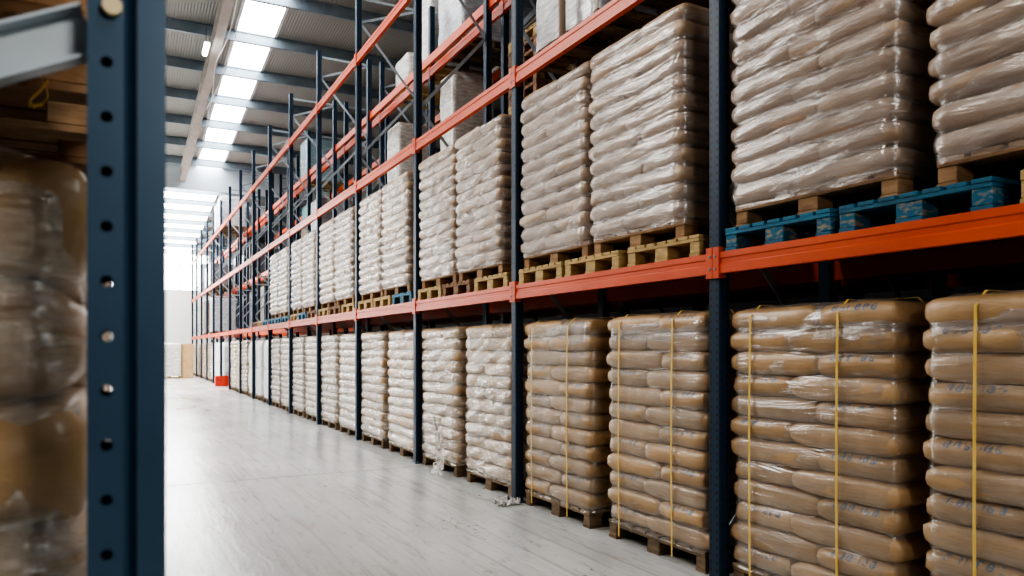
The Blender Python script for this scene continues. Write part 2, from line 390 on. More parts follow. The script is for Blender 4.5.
# hanging cables beside the rafter
for k, (x, y0, y1) in enumerate(((1.98, 15.5, 22), (2.12, 17, 28))):
    m = MB(); pts = []
    for i in range(25):
        f = i/24; y = y0+(y1-y0)*f
        pts.append(Vector((x+.05*math.sin(f*9+k), y, zA(y)-.68+.06*math.sin(f*14+k*2))))
    for a, b in zip(pts[:-1], pts[1:]): m.tube(a, b, .012, 6)
    tag(link('roof_cable', m.mesh('cable', M_WHITE)), ('thin pale cable slung along the roof rafter', 'longer pale cable slung beside the skylight strip')[k], 'cable')
lp = thing('ceiling_lamp', 'small bright fluorescent lamp hung left of the roof rafter', 'lamp', (1.63, 18.05, zA(18.05)-.75))
link('tube', MB().tube((0,-.3,0), (0,.3,0), .05, 12).mesh('tube', M_LAMP), lp)
link('housing', MB().box(-.06,.06,-.34,.34,.045,.09).mesh('housing', M_WHITE), lp)
link('suspension_wire', MB().tube((0,0,.08), (0,0,.47), .006, 6).mesh('wire', M_DARK), lp)

# ------------------------------------------------------------------ racking
UPROF = [(0,-.042),(.006,-.05),(.034,-.05),(.040,-.040),(.046,-.040),(.052,-.048),(.085,-.048),(.085,.048),(.052,.048),(.046,.040),(.040,.040),(.034,.05),(.006,.05),(0,.042)]
ME_UP = MB().prism(UPROF, 'z', .01, FT).mesh('upright', M_NAVY)
ME_BASE = MB().box(-.015,.10,-.07,.07,0,.01).mesh('base_plate', M_NAVYP)
ME_AB = [MB().tube((.02,q,.008),(.02,q,.03),.009,8).mesh('anchor_bolt', M_BRACE) for q in (-.06, .06)]
def cbar(p, q):
    return MB().bar(p, q, .042, .004).bar(Vector(p)+Vector((0,.014,0)), Vector(q)+Vector((0,.014,0)), .005, .026).mesh('brace', M_BRACE, bevel=0)
BR = []
bx0, bx1 = .07, D-.07
zz = [.25, 1.35, 2.45, 3.55, 4.65, 5.75, 6.85]
for k in range(6):
    a, b = (bx0, bx1) if k % 2 == 0 else (bx1, bx0)
    BR.append(cbar((a,0,zz[k]), (b,0,zz[k+1])))
BR.append(cbar((bx0,0,.25), (bx1,0,.25))); BR.append(cbar((bx0,0,7.25), (bx1,0,7.25))); BR.append(cbar((bx0,0,6.85),(bx1,0,7.22)))
BR.append(cbar((bx0,0,3.62),(bx1,0,3.62)))
def rack_frame(x, y, label, group=None):
    t = thing('rack_tower', label, 'rack frame', (x, y, 0), 0, group)
    link('upright', ME_UP, t); o = link('upright', ME_UP, t, (D, 0, 0), PI)
    bp = link('base_plate', ME_BASE, t)
    if y < 12:
        for b in ME_AB: link('anchor_bolt', b, bp)
    link('base_plate', ME_BASE, t, (D, 0, 0), PI)
    for b in BR: link('brace', b, t)
    return t
BPROF = [(-.008,0),(-.008,.055),(-.001,.062),(-.001,.09),(-.008,.097),(-.008,.135),(.042,.135),(.042,0)]
ME_BEAM = MB().prism(BPROF, 'y', -(BAY-.105)/2, (BAY-.105)/2).mesh('beam', M_ORANGE)
def conn(s):
    m = MB(); y0 = (BAY-.105)/2
    m.box(-.016, -.0095, min(s*y0, s*(y0+.05)), max(s*y0, s*(y0+.05)), -.03, .17)
    m.box(-.016, .05, min(s*(y0-.006), s*(y0+.0015)), max(s*(y0-.006), s*(y0+.0015)), -.03, .17)
    return m.mesh('connector', M_ORANGE)
ME_CB = [[MB().tube((-.016, s*((BAY-.105)/2+.027), z), (-.022, s*((BAY-.105)/2+.027), z), .008, 8).mesh('bolt', M_PURLIN) for z in (.03, .11)] for s in (-1, 1)]
ME_CN = [conn(-1), conn(1)]
def rack_beam(x, yc, top, label, rz=0, group=None):
    t = tag(link('rack_beam', ME_BEAM, None, (x, yc, top-.135), rz), label, 'rack beam', group)
    for k, m in enumerate(ME_CN):
        c = link('beam_connector', m, t)
        if yc < 8 and x == X0:
            for b in ME_CB[k]: link('bolt', b, c)
    return t
X2 = X0 + D + .18
for i in range(0, NB+1):
    y = T0+BAY*i
    rack_frame(X0, y, 'navy braced rack frame on aisle side, %s from the near end' % nth(i), 'aisle side rack frames')
    rack_frame(X2, y, 'navy braced rack frame in the rear row, %s from the near end' % nth(i), 'rear row rack frames')
    link_o = None
LV = [(L1, 'first'), (L2, 'second'), (L3, 'third')]
for i in range(NB):
    yc = T0+BAY*(i+.5)
    for z, nm in LV:
        rack_beam(X0, yc, z, 'orange %s-level front beam on the aisle, %s bay from the near end' % (nm, nth(i)), 0, 'aisle front beams')
        rack_beam(X0+D, yc, z, 'orange %s-level back beam of the aisle row, %s bay from near end' % (nm, nth(i)), PI, 'aisle row back beams')
        rack_beam(X2, yc, z, 'orange %s-level beam facing the aisle row, rear racking, %s bay' % (nm, nth(i)), 0, 'rear row inner beams')
        rack_beam(X2+D, yc, z, 'orange %s-level outermost beam, rear racking, %s bay' % (nm, nth(i)), PI, 'rear row outer beams')

# ------------------------------------------------------------------ pallets
def pallet_meshes(wy, wx, h, wood, blockm):
    # front face along y (width wy), depth wx along +x from 0
    th = .022; bh = h-3*th
    deck = MB(); n = 7
    pw = wy*.118; gap = (wy-n*pw)/(n-1)
    for k in range(n):
        y = -wy/2+k*(pw+gap); j = R.uniform(-.004,.004)
        deck.box(j, wx+j, y, y+pw, h-th, h)
    for k in range(3):
        x = [0, wx/2-.07, wx-.14][k]
        deck.box(x, x+.14, -wy/2+.003, wy/2-.003, h-2*th, h-th-.0005)
    dk = deck.mesh('top_deck', wood, bevel=.002)
    blocks = []
    for bi, y0, y1 in ((0,-wy/2,-wy/2+.10),(1,-.0725,.0725),(2,wy/2-.10,wy/2)):
        for x in (.004, wx/2-.065, wx-.134):
            blocks.append(MB().box(x, x+.13, y0+.003, y1-.003, th, h-2*th-.0005).mesh('block', blockm, bevel=.004))
    run = [MB().box(0, wx, y0, y1, 0, th-.0005).mesh('bottom_runner', wood, bevel=.002) for y0, y1 in ((-wy/2,-wy/2+.10),(-.07,.07),(wy/2-.10,wy/2))]
    one = MB()
    for me in [dk]+blocks+run: one.add([tuple(v.co) for v in me.vertices], [tuple(p.vertices) for p in me.polygons])
    return dict(deck=dk, blocks=blocks, run=run, one=one.mesh('pallet', wood), h=h)
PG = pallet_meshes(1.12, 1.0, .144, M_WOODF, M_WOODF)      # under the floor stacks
PL = pallet_meshes(1.12, .98, .140, M_WOODR, M_WOODR)      # under the upper stacks
PB = {'natural': pallet_meshes(.80, 1.13, .144, M_WOODY, M_WOODY), 'blue': pallet_meshes(.80, 1.13, .144, M_BLUEP, M_BLUEC),
      'brown': pallet_meshes(.80, 1.13, .144, M_WOODD, M_WOODD)}
def pallet(P, x, y, z, label, group, parts=True, rz=0):
    if not parts:
        return tag(link('wooden_pallet', P['one'], None, (x,y,z), rz), label, 'pallet', group)
    t = thing('wooden_pallet', label, 'pallet', (x,y,z), rz, group)
    link('top_deck', P['deck'], t)
    for b in P['blocks']: link('block', b, t)
    for b in P['run']: link('bottom_runner', b, t)
    return t

# ------------------------------------------------------------------ sacks, film, straps
def sack_geo(lx, ly, lz, seed, res=(12,9,6)):
    # closed pillow; lx, ly, lz full sizes; centred
    nx, ny, nz = res
    verts = {}; vs = []; fs = []
    def idx(i, j, k):
        key = (i, j, k)
        if key in verts: return verts[key]
        u, v, w = 2*i/nx-1, 2*j/ny-1, 2*k/nz-1
        # denser towards edges
        a, b, c = math.sin(u*PI/2), math.sin(v*PI/2), math.sin(w*PI/2)
        s = ((abs(a)**12+abs(b)**12)**(4.4/12)+abs(c)**4.4)**(1/4.4)
        a, b, c = a/s, b/s, c/s
        x, y, z = a*lx/2, b*ly/2, c*lz/2
        # pinched closed ends on the long axis
        e = abs(a) if lx > ly else abs(b)
        z *= 1-.10*max(0, e-.72)/.28
        lat = 1-.04*max(0, c)**2; x *= lat; y *= 1-.012*max(0, c)**2
        P = Vector((x*5.5, y*5.5, z*9))+Vector((seed*7.3, seed*3.1, seed))
        d = noise.noise(P)*.011 + noise.noise(P*2.4)*.006
        n = Vector((a, b, c)).normalized()
        # gathered creases at the ends
        cr = .006*math.sin((y if lx > ly else x)*75+seed)*max(0, e-.7)/.3
        verts[key] = len(vs)
        vs.append((x+n.x*(d+cr), y+n.y*(d+cr), z+n.z*d*.7)); return verts[key]
    for k in (0, nz):
        for i in range(nx):
            for j in range(ny): fs.append((idx(i,j,k), idx(i+1,j,k), idx(i+1,j+1,k), idx(i,j+1,k)))
    for j in (0, ny):
        for i in range(nx):
            for k in range(nz): fs.append((idx(i,j,k), idx(i+1,j,k), idx(i+1,j,k+1), idx(i,j,k+1)))
    for i in (0, nx):
        for j in range(ny):
            for k in range(nz): fs.append((idx(i,j,k), idx(i,j+1,k), idx(i,j+1,k+1), idx(i,j,k+1)))
    return vs, fs
def layer_layout(wy, wx, flip):
    """five sacks in a layer: two laid end-on in one column, three crosswise in the other. returns (x, y, lx, ly, kind)"""
    a = wy*.415; b = wy-a; s = 1 if flip else -1
    ya = s*(wy/2-a/2); yb = -s*(wy/2-b/2); out = []
    for k in range(2): out.append((wx/2*(k+.5), ya, wx/2, a, 'squat'))
    for k in range(3): out.append((wx/3*(k+.5), yb, wx/3, b, 'long'))
    return out
def sack_set(wy, wx, lh, mats):
    out = {}
    a = wy*.415; b = wy-a
    for kind, (lx, ly) in (('squat', (wx/2, a)), ('long', (wx/3, b))):
        out[kind] = []
        for v in range(5):
            vs, fs = sack_geo(lx*1.045, ly*1.045, lh*1.12, v+1+(10 if kind == 'long' else 0))
            m = MB(); m.add(vs, fs); out[kind].append(m.mesh('sack', mats[kind], smooth=True))
    return out
def merged_stack(wy, wx, lh, layers, mat, seed):
    m = MB(); r = random.Random(seed)
    for l in range(layers):
        for (x, y, lx, ly, kind) in layer_layout(wy, wx, l % 2 == 0):
            vs, fs = sack_geo(lx*1.045, ly*1.045, lh*1.15, r.random()*30, (8,6,4))
            dx, dy = r.uniform(-.012,.012), r.uniform(-.012,.012)
            m.add([(p[0]+x+dx, p[1]+y+dy, p[2]+lh*(l+.5)) for p in vs], fs)
    return m.mesh('sack_stack', mat, smooth=True)
def film_mesh(wy, wx, H, lh, seed, mat, amp=.014, off=.006, skirt=.04, wr=.010, rag=0.0, zlow=0.0):
    # ring around the load, following the layer bulges, open below, closed on top
    rc = .075; pts = []
    hx, hy = wx/2-rc, wy/2-rc
    def arc(cx, cy, a0):
        for i in range(9):
            a = a0+PI/2*i/8; pts.append((cx, cy, math.cos(a), math.sin(a)))
    def side(p, q, nx_, ny_, n):
        for i in range(1, n): pts.append((p[0]+(q[0]-p[0])*i/n, p[1]+(q[1]-p[1])*i/n, nx_, ny_))
    arc(hx, hy, 0); side((hx,hy), (-hx,hy), 0, 1, 22); arc(-hx, hy, PI/2); side((-hx,hy), (-hx,-hy), -1, 0, 22)
    arc(-hx,-hy, PI); side((-hx,-hy), (hx,-hy), 0,-1, 22); arc(hx,-hy, 1.5*PI); side((hx,-hy), (hx,hy), 1, 0, 22)
    n = len(pts); rows = int((H-zlow+skirt)/lh*8)
    m = MB(); vs = []; fs = []
    for r_ in range(rows+1):
        z = zlow-skirt + (H-zlow+skirt)*r_/rows
        for i, (cx, cy, nx_, ny_) in enumerate(pts):
            px, py = cx+nx_*rc, cy+ny_*rc
            ph = (z/lh + .22*noise.noise(Vector((px*1.6+seed, py*1.6, z*1.5)))) % 1.0
            sc = amp*(abs(math.sin(PI*ph))**.6) if z > 0 else .012
            P = Vector((px*1.6+seed*9, py*1.6, z*9+ (px+py)*3.2))
            w = noise.noise(P)*wr + abs(noise.noise(P*1.9+Vector((5,5,5))))*wr*.8
            w += noise.noise(Vector((px*1.3, py*1.3, z*2+seed)))*.012
            top = max(0, (z-(H-.09))/.09)
            d = off+sc+w-.05*top**2.2
            zz_ = z
            if r_ == 0 and rag: zz_ += noise.noise(Vector((px*4, py*4, seed)))*rag
            vs.append((px+nx_*d+wx/2, py+ny_*d, zz_))
    for r_ in range(rows):
        for i in range(n):
            j = (i+1) % n; fs.append((r_*n+i, r_*n+j, (r_+1)*n+j, (r_+1)*n+i))
    base = rows*n
    for ring, f in enumerate((.9,.7,.45,.2)):
        for i in range(n):
            x, y, z = vs[base+i]; x -= wx/2
            X, Y = x*f, y*f
            vs.append((X+wx/2, Y, H+.022*(1-f)+noise.noise(Vector((X*5+seed, Y*5, 3)))*.02+.012))
        o = base+(ring)*n
        for i in range(n):
            j = (i+1) % n; fs.append((o+i, o+j, o+n+j, o+n+i))
    o = base+4*n; fs.append(tuple(o+i for i in range(n)))
    m.add(vs, fs); return m.mesh('stretch_film', mat, smooth=True)
def strap_mesh_x(wx, H, y, off, zb):
    m = MB(); w = .007; t = .0015; o = off
    P = [(-o, zb), (-o-.006, H*.35), (-o-.004, H*.7), (-o+.004, H-.05), (.06, H+.022), (wx/2, H+.026), (wx-.06, H+.022), (wx+o, H-.05), (wx+o, zb)]
    for a, b in zip(P[:-1], P[1:]):
        m.bar((a[0], y, a[1]), (b[0], y, b[1]), t*2, w*2)
    return m.mesh('strap', M_STRAP)
def strap_mesh_y(wx, wy, H, x, off, zb):
    m = MB(); o = off+wy/2
    P = [(-o, zb), (-o, H*.5), (-o+.006, H-.05), (-o+.08, H+.024), (0, H+.026), (o-.08, H+.024), (o-.006, H-.05), (o, H*.5), (o, zb)]
    for a, b in zip(P[:-1], P[1:]):
        m.bar((x, a[0], a[1]), (x, b[0], b[1]), .003, .014, up=Vector((1,0,0)))
    return m.mesh('strap', M_STRAP)

WG, DG, LG, NG = 1.13, 1.0, .1335, 12
WU, DU, LU, NU = 1.135, 1.0, .1255, 12
SG = sack_set(WG, DG, LG, dict(squat=M_KRAFTP, long=M_KRAFT))
SU = sack_set(WU, DU, LU, dict(squat=M_KRAFTL, long=M_KRAFTL))
FG = [film_mesh(WG, DG, LG*NG, LG, s, M_FILMC, amp=.010, off=.004, wr=.006, skirt=.015) for s in (1,2,3)]
FGM = [film_mesh(WG, DG, LG*NG, LG, s, M_FILMF, amp=.024, off=-.002, wr=.022, skirt=.012) for s in (4,5)]
FTOP = [film_mesh(WG, DG, LG*NG, LG, s, M_FILM, amp=.004, off=.004, wr=.010, skirt=.05, rag=.05, zlow=LG*(NG-1)) for s in (11,12)]
FU = [film_mesh(WU, DU, LU*NU, LU, s, M_FILM, amp=.030, off=-.010, wr=.012, skirt=.035) for s in (6,7,8)]
ST_G = [merged_stack(WG, DG, LG, NG, M_KRAFTL, s) for s in (1,2,3)]
ST_U = [merged_stack(WU, DU, LU, NU, M_KRAFTL, s) for s in (4,5)]
STX = [strap_mesh_x(DG, LG*NG, y, .027, -.10) for y in (WG*.34, -WG*.22)]
STY = [strap_mesh_y(DG, WG, LG*NG, x, .028, -.10) for x in (.27, .72)]

def load_parts(S, wy, wx, lh, layers, x, y, z, label, group, film, straps=False, jit=.010, name='sack_load', taper=0.0, film2=None):
    t = thing(name, label, 'sack stack', (x, y, z), 0, group)
    for l in range(layers):
        ldx, ldy = R.uniform(-.008,.008), R.uniform(-.014,.014)
        for (sx, sy, lx, ly, kind) in layer_layout(wy, wx, l % 2 == 0):
            o = link('sack', R.choice(S[kind]), t, (sx+ldx+R.uniform(-jit,jit)*.8, sy+ldy+R.uniform(-jit,jit), lh*(l+.5)), R.uniform(-.02,.02))
            if R.random() < .5: o.rotation_euler.z += PI
            elif R.random() < .3: o.scale = (1, 1, -1) if kind == 'long' else (1,1,1)
    if kind and film: link('stretch_film', film, t)
    if film2: link('stretch_film', film2, t)
    if straps:
        for s in STX: link('strap', s, t, (0, -.08 if y < 2 else 0, 0))
        for s in STY: link('strap', s, t)
    return t

XG, XU = 3.435, 3.40
# ---- ground level stacks
gi = 0
for b in range(0, NB):
    y0 = T0+BAY*b
    if b == 10: continue                       # the open bay with the guard
    for k, off in enumerate((.71, 2.11) if b != 0 else (.85, 2.14)):
        yc = y0+off
        if b == -1 and k == 0: continue
        big = b in (7, 11) or (b in (8, 12) and k == 0)
        lab = nth(gi)
        if b >= 0 or k == 1:
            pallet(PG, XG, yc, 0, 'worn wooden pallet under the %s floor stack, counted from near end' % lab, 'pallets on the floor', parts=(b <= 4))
        if big:
            m = MB()
            # tall white bag, slightly barrel shaped, tied at the top
            n = 40; rows = 28; vs = []; fs = []; H = 1.58; sd = R.random()*20
            for r_ in range(rows+1):
                f = r_/rows; z = H*f
                half = .53*(1+.03*math.sin(PI*min(1, f*2 % 1)))*(1-.10*max(0, f-.9)/.1) - (.03 if abs(f-.5) < .03 else 0)
                for i in range(n):
                    a = 2*PI*i/n; c, s = math.cos(a), math.sin(a)
                    q = (abs(c)**6+abs(s)**6)**(-1/6)
                    d = half*q+noise.noise(Vector((c*3+sd, s*3, z*3)))*.02
                    vs.append((.5+c*d*.94, s*d, z))
            for r_ in range(rows):
                for i in range(n):
                    j = (i+1) % n; fs.append((r_*n+i, r_*n+j, (r_+1)*n+j, (r_+1)*n+i))
            fs.append(tuple(rows*n+i for i in range(n))); fs.append(tuple(reversed(range(n))))
            m.add(vs, fs)
            o = tag(link('bulk_bag', m.mesh('bulk_bag', M_BIG, smooth=True), None, (XG, yc, .144)),
                'smooth white film-wrapped bulk bag, %s floor stack from near end' % lab, 'bulk bag', 'white bulk bags on the floor')
            link('seam_band', MB().box(-.012, 0, -.5, .5, .77, .80).mesh('seam', M_FILMG), o)
        elif b <= 3:
            desc = 'yellow-strapped' if b <= 1 else 'film-wrapped'
            load_parts(SG, WG, DG, LG, NG, XG, yc, .144, '%s stack of brown kraft sacks, %s floor stack from near end' % (desc, lab), 'sack stacks on the floor',
                       FG[gi % 3] if b <= 1 else FGM[gi % 2], straps=(b <= 1), film2=(FTOP[gi % 2] if b <= 1 else None))
        else:
            o = tag(link('sack_load', ST_G[gi % 3], None, (XG, yc, .144)), 'pale film-wrapped sack stack, %s floor stack from near end' % lab, 'sack stack', 'sack stacks on the floor')
            link('stretch_film', FGM[gi % 2], o)
        gi += 1
# ---- first level: double pallets and wrapped stacks
gi = 0; pi_ = 0
BASEC = {0: ('natural','blue','blue'), 1: ('natural','natural','natural'), 2: ('natural','brown','natural'), 3: ('blue','natural','natural'),
         4: ('natural','brown','natural'), 5: ('brown','blue','natural'), 6: ('blue','blue','blue'), 7: ('blue','natural','brown'), -1: ('natural','natural','natural')}
for b in range(0, 8):
    y0 = T0+BAY*b
    for k, off in enumerate((.55, 1.46, 2.31)):
        if b == -1 and k < 2: continue
        col = BASEC[b][k]
        pallet(PB[col], XU-.02, y0+off, L1, '%s-coloured base pallet on the first-level beams, %s from near end' % (col, nth(pi_)) if col != 'blue' else
               'chipped blue base pallet on the first-level beams, %s from near end' % nth(pi_), 'base pallets on the first level', parts=(b <= 4))
        pi_ += 1
    if b == 7: continue
    for k, off in enumerate((.79, 2.11) if b == 0 else (.92, 2.13)):
        if b == -1: continue
        yc = y0+off; lab = nth(gi)
        pallet(PL, XU+.03, yc, L1+.145, 'upper pallet directly beneath the %s first-level sack stack' % lab, 'upper pallets on the first level', parts=(b <= 3))
        z = L1+.145+.1405
        if b <= 3:
            load_parts(SU, WU, DU, LU, NU, XU, yc, z, 'tall film-wrapped sack stack on first beam level, %s from near end' % lab, 'first level sack stacks', FU[gi % 3])
        else:
            o = tag(link('sack_load', ST_U[gi % 2], None, (XU, yc, z)), 'pale wrapped sack stack on first beam level, %s from near end' % lab, 'sack stack', 'first level sack stacks')
            link('stretch_film', FU[gi % 3], o)
        gi += 1
# ---- rear row: simple loads filling the dark behind
gi = 0
for b in range(0, 7):
    y0 = T0+BAY*b
    for k, off in enumerate((.75, 2.08)):
        lab = nth(gi)
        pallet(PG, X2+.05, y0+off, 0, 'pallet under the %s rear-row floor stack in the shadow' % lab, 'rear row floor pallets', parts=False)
        tag(link('sack_load', ST_G[(gi+1) % 3], None, (X2+.05, y0+off, .144)), 'shadowed sack stack on the floor of the rear row, %s from near end' % lab, 'sack stack', 'rear row floor stacks')
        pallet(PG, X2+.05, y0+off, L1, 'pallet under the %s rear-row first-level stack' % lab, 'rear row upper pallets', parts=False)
        tag(link('sack_load', ST_U[gi % 2], None, (X2+.05, y0+off, L1+.144)), 'shadowed sack stack on the rear row first level, %s from near end' % lab, 'sack stack', 'rear row first level stacks')
        gi += 1

# ------------------------------------------------------------------ second and third level goods
def wrapped_goods(x, y, z, wx, wy, H, inner, film, label, cat='wrapped pallet load', tiers=3, name='wrapped_load', palm='brown', cap=None):
    pallet_label = label
    t = thing(name, label, cat, (x, y, z))
    m = MB()
    ny = 2; hh = H/tiers
    for a in range(tiers):
        for c in range(ny):
            m = MB().box(0.012, wx-.012, -wy/2+wy/ny*c+.004, -wy/2+wy/ny*(c+1)-.004, hh*a+.003, hh*(a+1)-.003)
            link('carton', m.mesh('carton', inner, bevel=.008), t)
    if film: link('stretch_film', film_mesh(wy, wx, H, hh, R.random()*9, film, amp=.004, off=.006, wr=.012, skirt=.03), t)
    return t
def lv_pallet(x, y, z, label, wy=1.1, kind='one', P=None):
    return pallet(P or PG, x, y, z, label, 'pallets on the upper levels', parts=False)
# aisle row, second level, over the third and second bays
def goods(x, y, z, H, inner, film, label, wx=1.0, wy=1.05, tiers=3, P=None):
    lv_pallet(x, y, z, 'pallet beneath the %s' % label, P=P)
    return wrapped_goods(x, y, z+.145, wx, wy, H, inner, film, label, tiers=tiers)
EU = PB['natural']
goods(3.52, 5.80, L2, 1.5, M_CARTW, M_FILMG, 'grey wrapped load behind the brown tube, second level')
goods(3.52, 4.45, L2, 1.5, M_CARTW, M_FILMG, 'grey wrapped load right of the brown tube, second level')
pr = thing('cardboard_tube', 'tall brown tube with pale upper end before grey wrapped load', 'tube', (3.40, 5.62, L2))
link('tube', MB().tube((0,0,.0),(0,0,.62),.032,16).mesh('tube', M_CARDD, smooth=False), pr)
link('tube_upper', MB().tube((0,0,.62),(0,0,1.7),.032,16).mesh('tube', M_CARTW, smooth=False), pr)
goods(4.72, 11.5, L2, 1.65, M_CARTW, M_FILMW, 'cream wrapped carton stack with square top, rear second level', wy=.55, wx=.75, P=EU)
goods(4.72, 14.28, L2, 1.55, M_CARTW, M_FILMW, 'smaller cream wrapped carton stack, further rear second level', wy=.70, wx=.75, P=EU)
goods(4.72, 21.3, L2, 1.3, M_CARDD, M_FILMG, 'dull brown wrapped load, rear second level', wy=1.0)
goods(4.72, 22.6, L2, 1.0, M_CARDD, None, 'brown carton load under teal crate, rear second level', wy=.8, P=EU)
tb = thing('storage_crate', 'teal crate resting on brown cartons, rear second level', 'crate', (4.76, 22.6, L2+1.147))
link('crate_body', MB().box(0,.9,-.4,.4,0,.34).mesh('crate', M_TEAL, bevel=.01), tb)
link('crate_rim', MB().box(-.015,.915,-.415,.415,.30,.345).mesh('rim', M_TEAL, bevel=.005), tb)
goods(4.72, 12.62, L3, 1.6, M_CARTW, M_FILMW, 'white wrapped boxes high on the third level', wy=.78, P=EU)
goods(4.72, 11.35, L3, 1.5, M_GREYL, M_FILMG, 'grey wrapped bundle beside white boxes, third level', wy=1.0)
goods(4.72, 13.75, L3, .64, M_CARTW, M_FILMW, 'low white wrapped box on the third level', wy=.7, wx=.8, tiers=2, P=EU)
goods(4.72, 22.6, L3, 1.2, M_PALEB, M_FILMC, 'pale blue carton load, rear third level', wy=.9, tiers=2, P=EU)
for k in range(10):
    pallet(PB['brown' if k % 3 else 'natural'], X2+.01, 8.74, L2+.146*k, 'empty wooden pallet in the rear second-level pile, %s from its bottom' % (['lowest']+ORD[1:9]+['topmost'])[k], 'empty pallets on the second level', parts=True)
A1, A2 = X0+.05, X2+.05
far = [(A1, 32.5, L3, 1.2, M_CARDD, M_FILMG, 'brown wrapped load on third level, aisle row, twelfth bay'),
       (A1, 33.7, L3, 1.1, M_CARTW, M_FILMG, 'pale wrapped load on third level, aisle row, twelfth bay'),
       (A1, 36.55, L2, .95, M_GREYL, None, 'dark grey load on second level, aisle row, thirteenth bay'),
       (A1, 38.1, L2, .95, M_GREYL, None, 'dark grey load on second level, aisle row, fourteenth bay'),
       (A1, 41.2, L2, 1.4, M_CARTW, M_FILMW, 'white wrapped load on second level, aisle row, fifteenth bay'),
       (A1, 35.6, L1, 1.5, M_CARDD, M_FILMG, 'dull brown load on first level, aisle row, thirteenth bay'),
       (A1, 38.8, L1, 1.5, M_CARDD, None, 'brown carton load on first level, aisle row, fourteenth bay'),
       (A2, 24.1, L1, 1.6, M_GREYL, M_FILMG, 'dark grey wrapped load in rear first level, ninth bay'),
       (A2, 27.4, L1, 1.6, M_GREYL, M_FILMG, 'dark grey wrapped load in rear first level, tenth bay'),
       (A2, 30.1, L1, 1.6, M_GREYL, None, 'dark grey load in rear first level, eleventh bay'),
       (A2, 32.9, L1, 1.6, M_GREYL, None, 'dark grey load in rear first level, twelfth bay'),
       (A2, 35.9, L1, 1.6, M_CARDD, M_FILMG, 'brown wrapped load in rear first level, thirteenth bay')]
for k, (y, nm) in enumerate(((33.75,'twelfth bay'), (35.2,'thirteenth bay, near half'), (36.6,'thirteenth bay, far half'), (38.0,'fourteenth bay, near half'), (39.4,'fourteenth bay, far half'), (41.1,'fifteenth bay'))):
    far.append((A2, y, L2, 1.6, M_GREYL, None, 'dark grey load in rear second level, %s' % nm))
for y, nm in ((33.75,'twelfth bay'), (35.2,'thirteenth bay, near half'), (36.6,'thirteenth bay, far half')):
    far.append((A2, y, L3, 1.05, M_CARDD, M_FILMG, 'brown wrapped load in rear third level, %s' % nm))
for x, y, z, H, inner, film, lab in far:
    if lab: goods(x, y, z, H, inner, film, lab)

# ------------------------------------------------------------------ guard at the open bay
gy = T0+BAY*11
g = thing('rack_guard', 'red steel floor guard around the foot of the open bay frame', 'guard', (X0-.17, gy, 0))
m = MB(); 
link('side_rail', MB().box(0, .72, -.16, -.145, .0, .40).mesh('rail', M_RED, bevel=.004), g)
link('side_rail', MB().box(0, .72, .145, .16, .0, .40).mesh('rail', M_RED, bevel=.004), g)
link('end_plate', MB().box(-.015, 0, -.16, .16, 0, .42).mesh('rail', M_RED, bevel=.004), g)
link('end_plate', MB().box(.72, .735, -.16, .16, 0, .42).mesh('rail', M_RED, bevel=.004), g)
# goods against the far wall
pallet(PB['natural'], 1.45, 41.3, 0, 'pallet under the white wrapped load at the aisle end', 'aisle end pallets', parts=False)
wrapped_goods(1.40, 41.3, .145, 1.12, .95, 1.58, M_BIG, M_FILMW, 'white film-wrapped load standing on floor at the aisle end', tiers=2)
t = thing('cardboard_box', 'tall brown cardboard box beside the white load, aisle end', 'box', (2.60, 41.5, 0))
link('box_body', MB().box(0, .50, -.45, .45, 0, 1.72).mesh('box', M_CARD, bevel=.01), t)

# scraps of film
def scrap(loc, r, seed, label, sz=.06):
    m = MB(); n = 16; vs = []; fs = []
    for i in range(n):
        for j in range(n):
            u, v = i/(n-1)-.5, j/(n-1)-.5
            vs.append((u*r+noise.noise(Vector((u*6,v*6,seed)))*.05, v*r*.7+noise.noise(Vector((u*6,v*6,seed+9)))*.05, .004+abs(noise.noise(Vector((u*7,v*7,seed+4))))*sz*2))
    for i in range(n-1):
        for j in range(n-1): fs.append((i*n+j, (i+1)*n+j, (i+1)*n+j+1, i*n+j+1))
    m.add(vs, fs)
    return tag(link('film_scrap', m.mesh('scrap', M_FILMW, smooth=True), None, loc), label, 'scrap')
scrap((3.26, 6.42, 0), .22, 3, 'crumpled white scrap on floor at the third rack frame')
# loose film hanging from the third bay stack
m = MB(); vs = []; fs = []; n = 26
for i in range(n):
    for j in range(n):
        f = i/(n-1); w = (j/(n-1)-.5)
        cr = lambda a, k: noise.noise(Vector((f*9+a, w*9, a)))*k
        vs.append((XG-.035-.16*f**2.2-abs(cr(1, .07)), 8.62-.48*f+w*(.04+.34*f*f)+cr(7, .05), max(.006, .62*(1-f)**1.15+.02+abs(cr(3, .09)))))
for i in range(n-1):
    for j in range(n-1): fs.append((i*n+j, (i+1)*n+j, (i+1)*n+j+1, i*n+j+1))
m.add(vs, fs)
tag(link('loose_film', m.mesh('loose_film', M_FILMF, smooth=True)), 'loose white film tail trailing from a stack onto the floor', 'film')

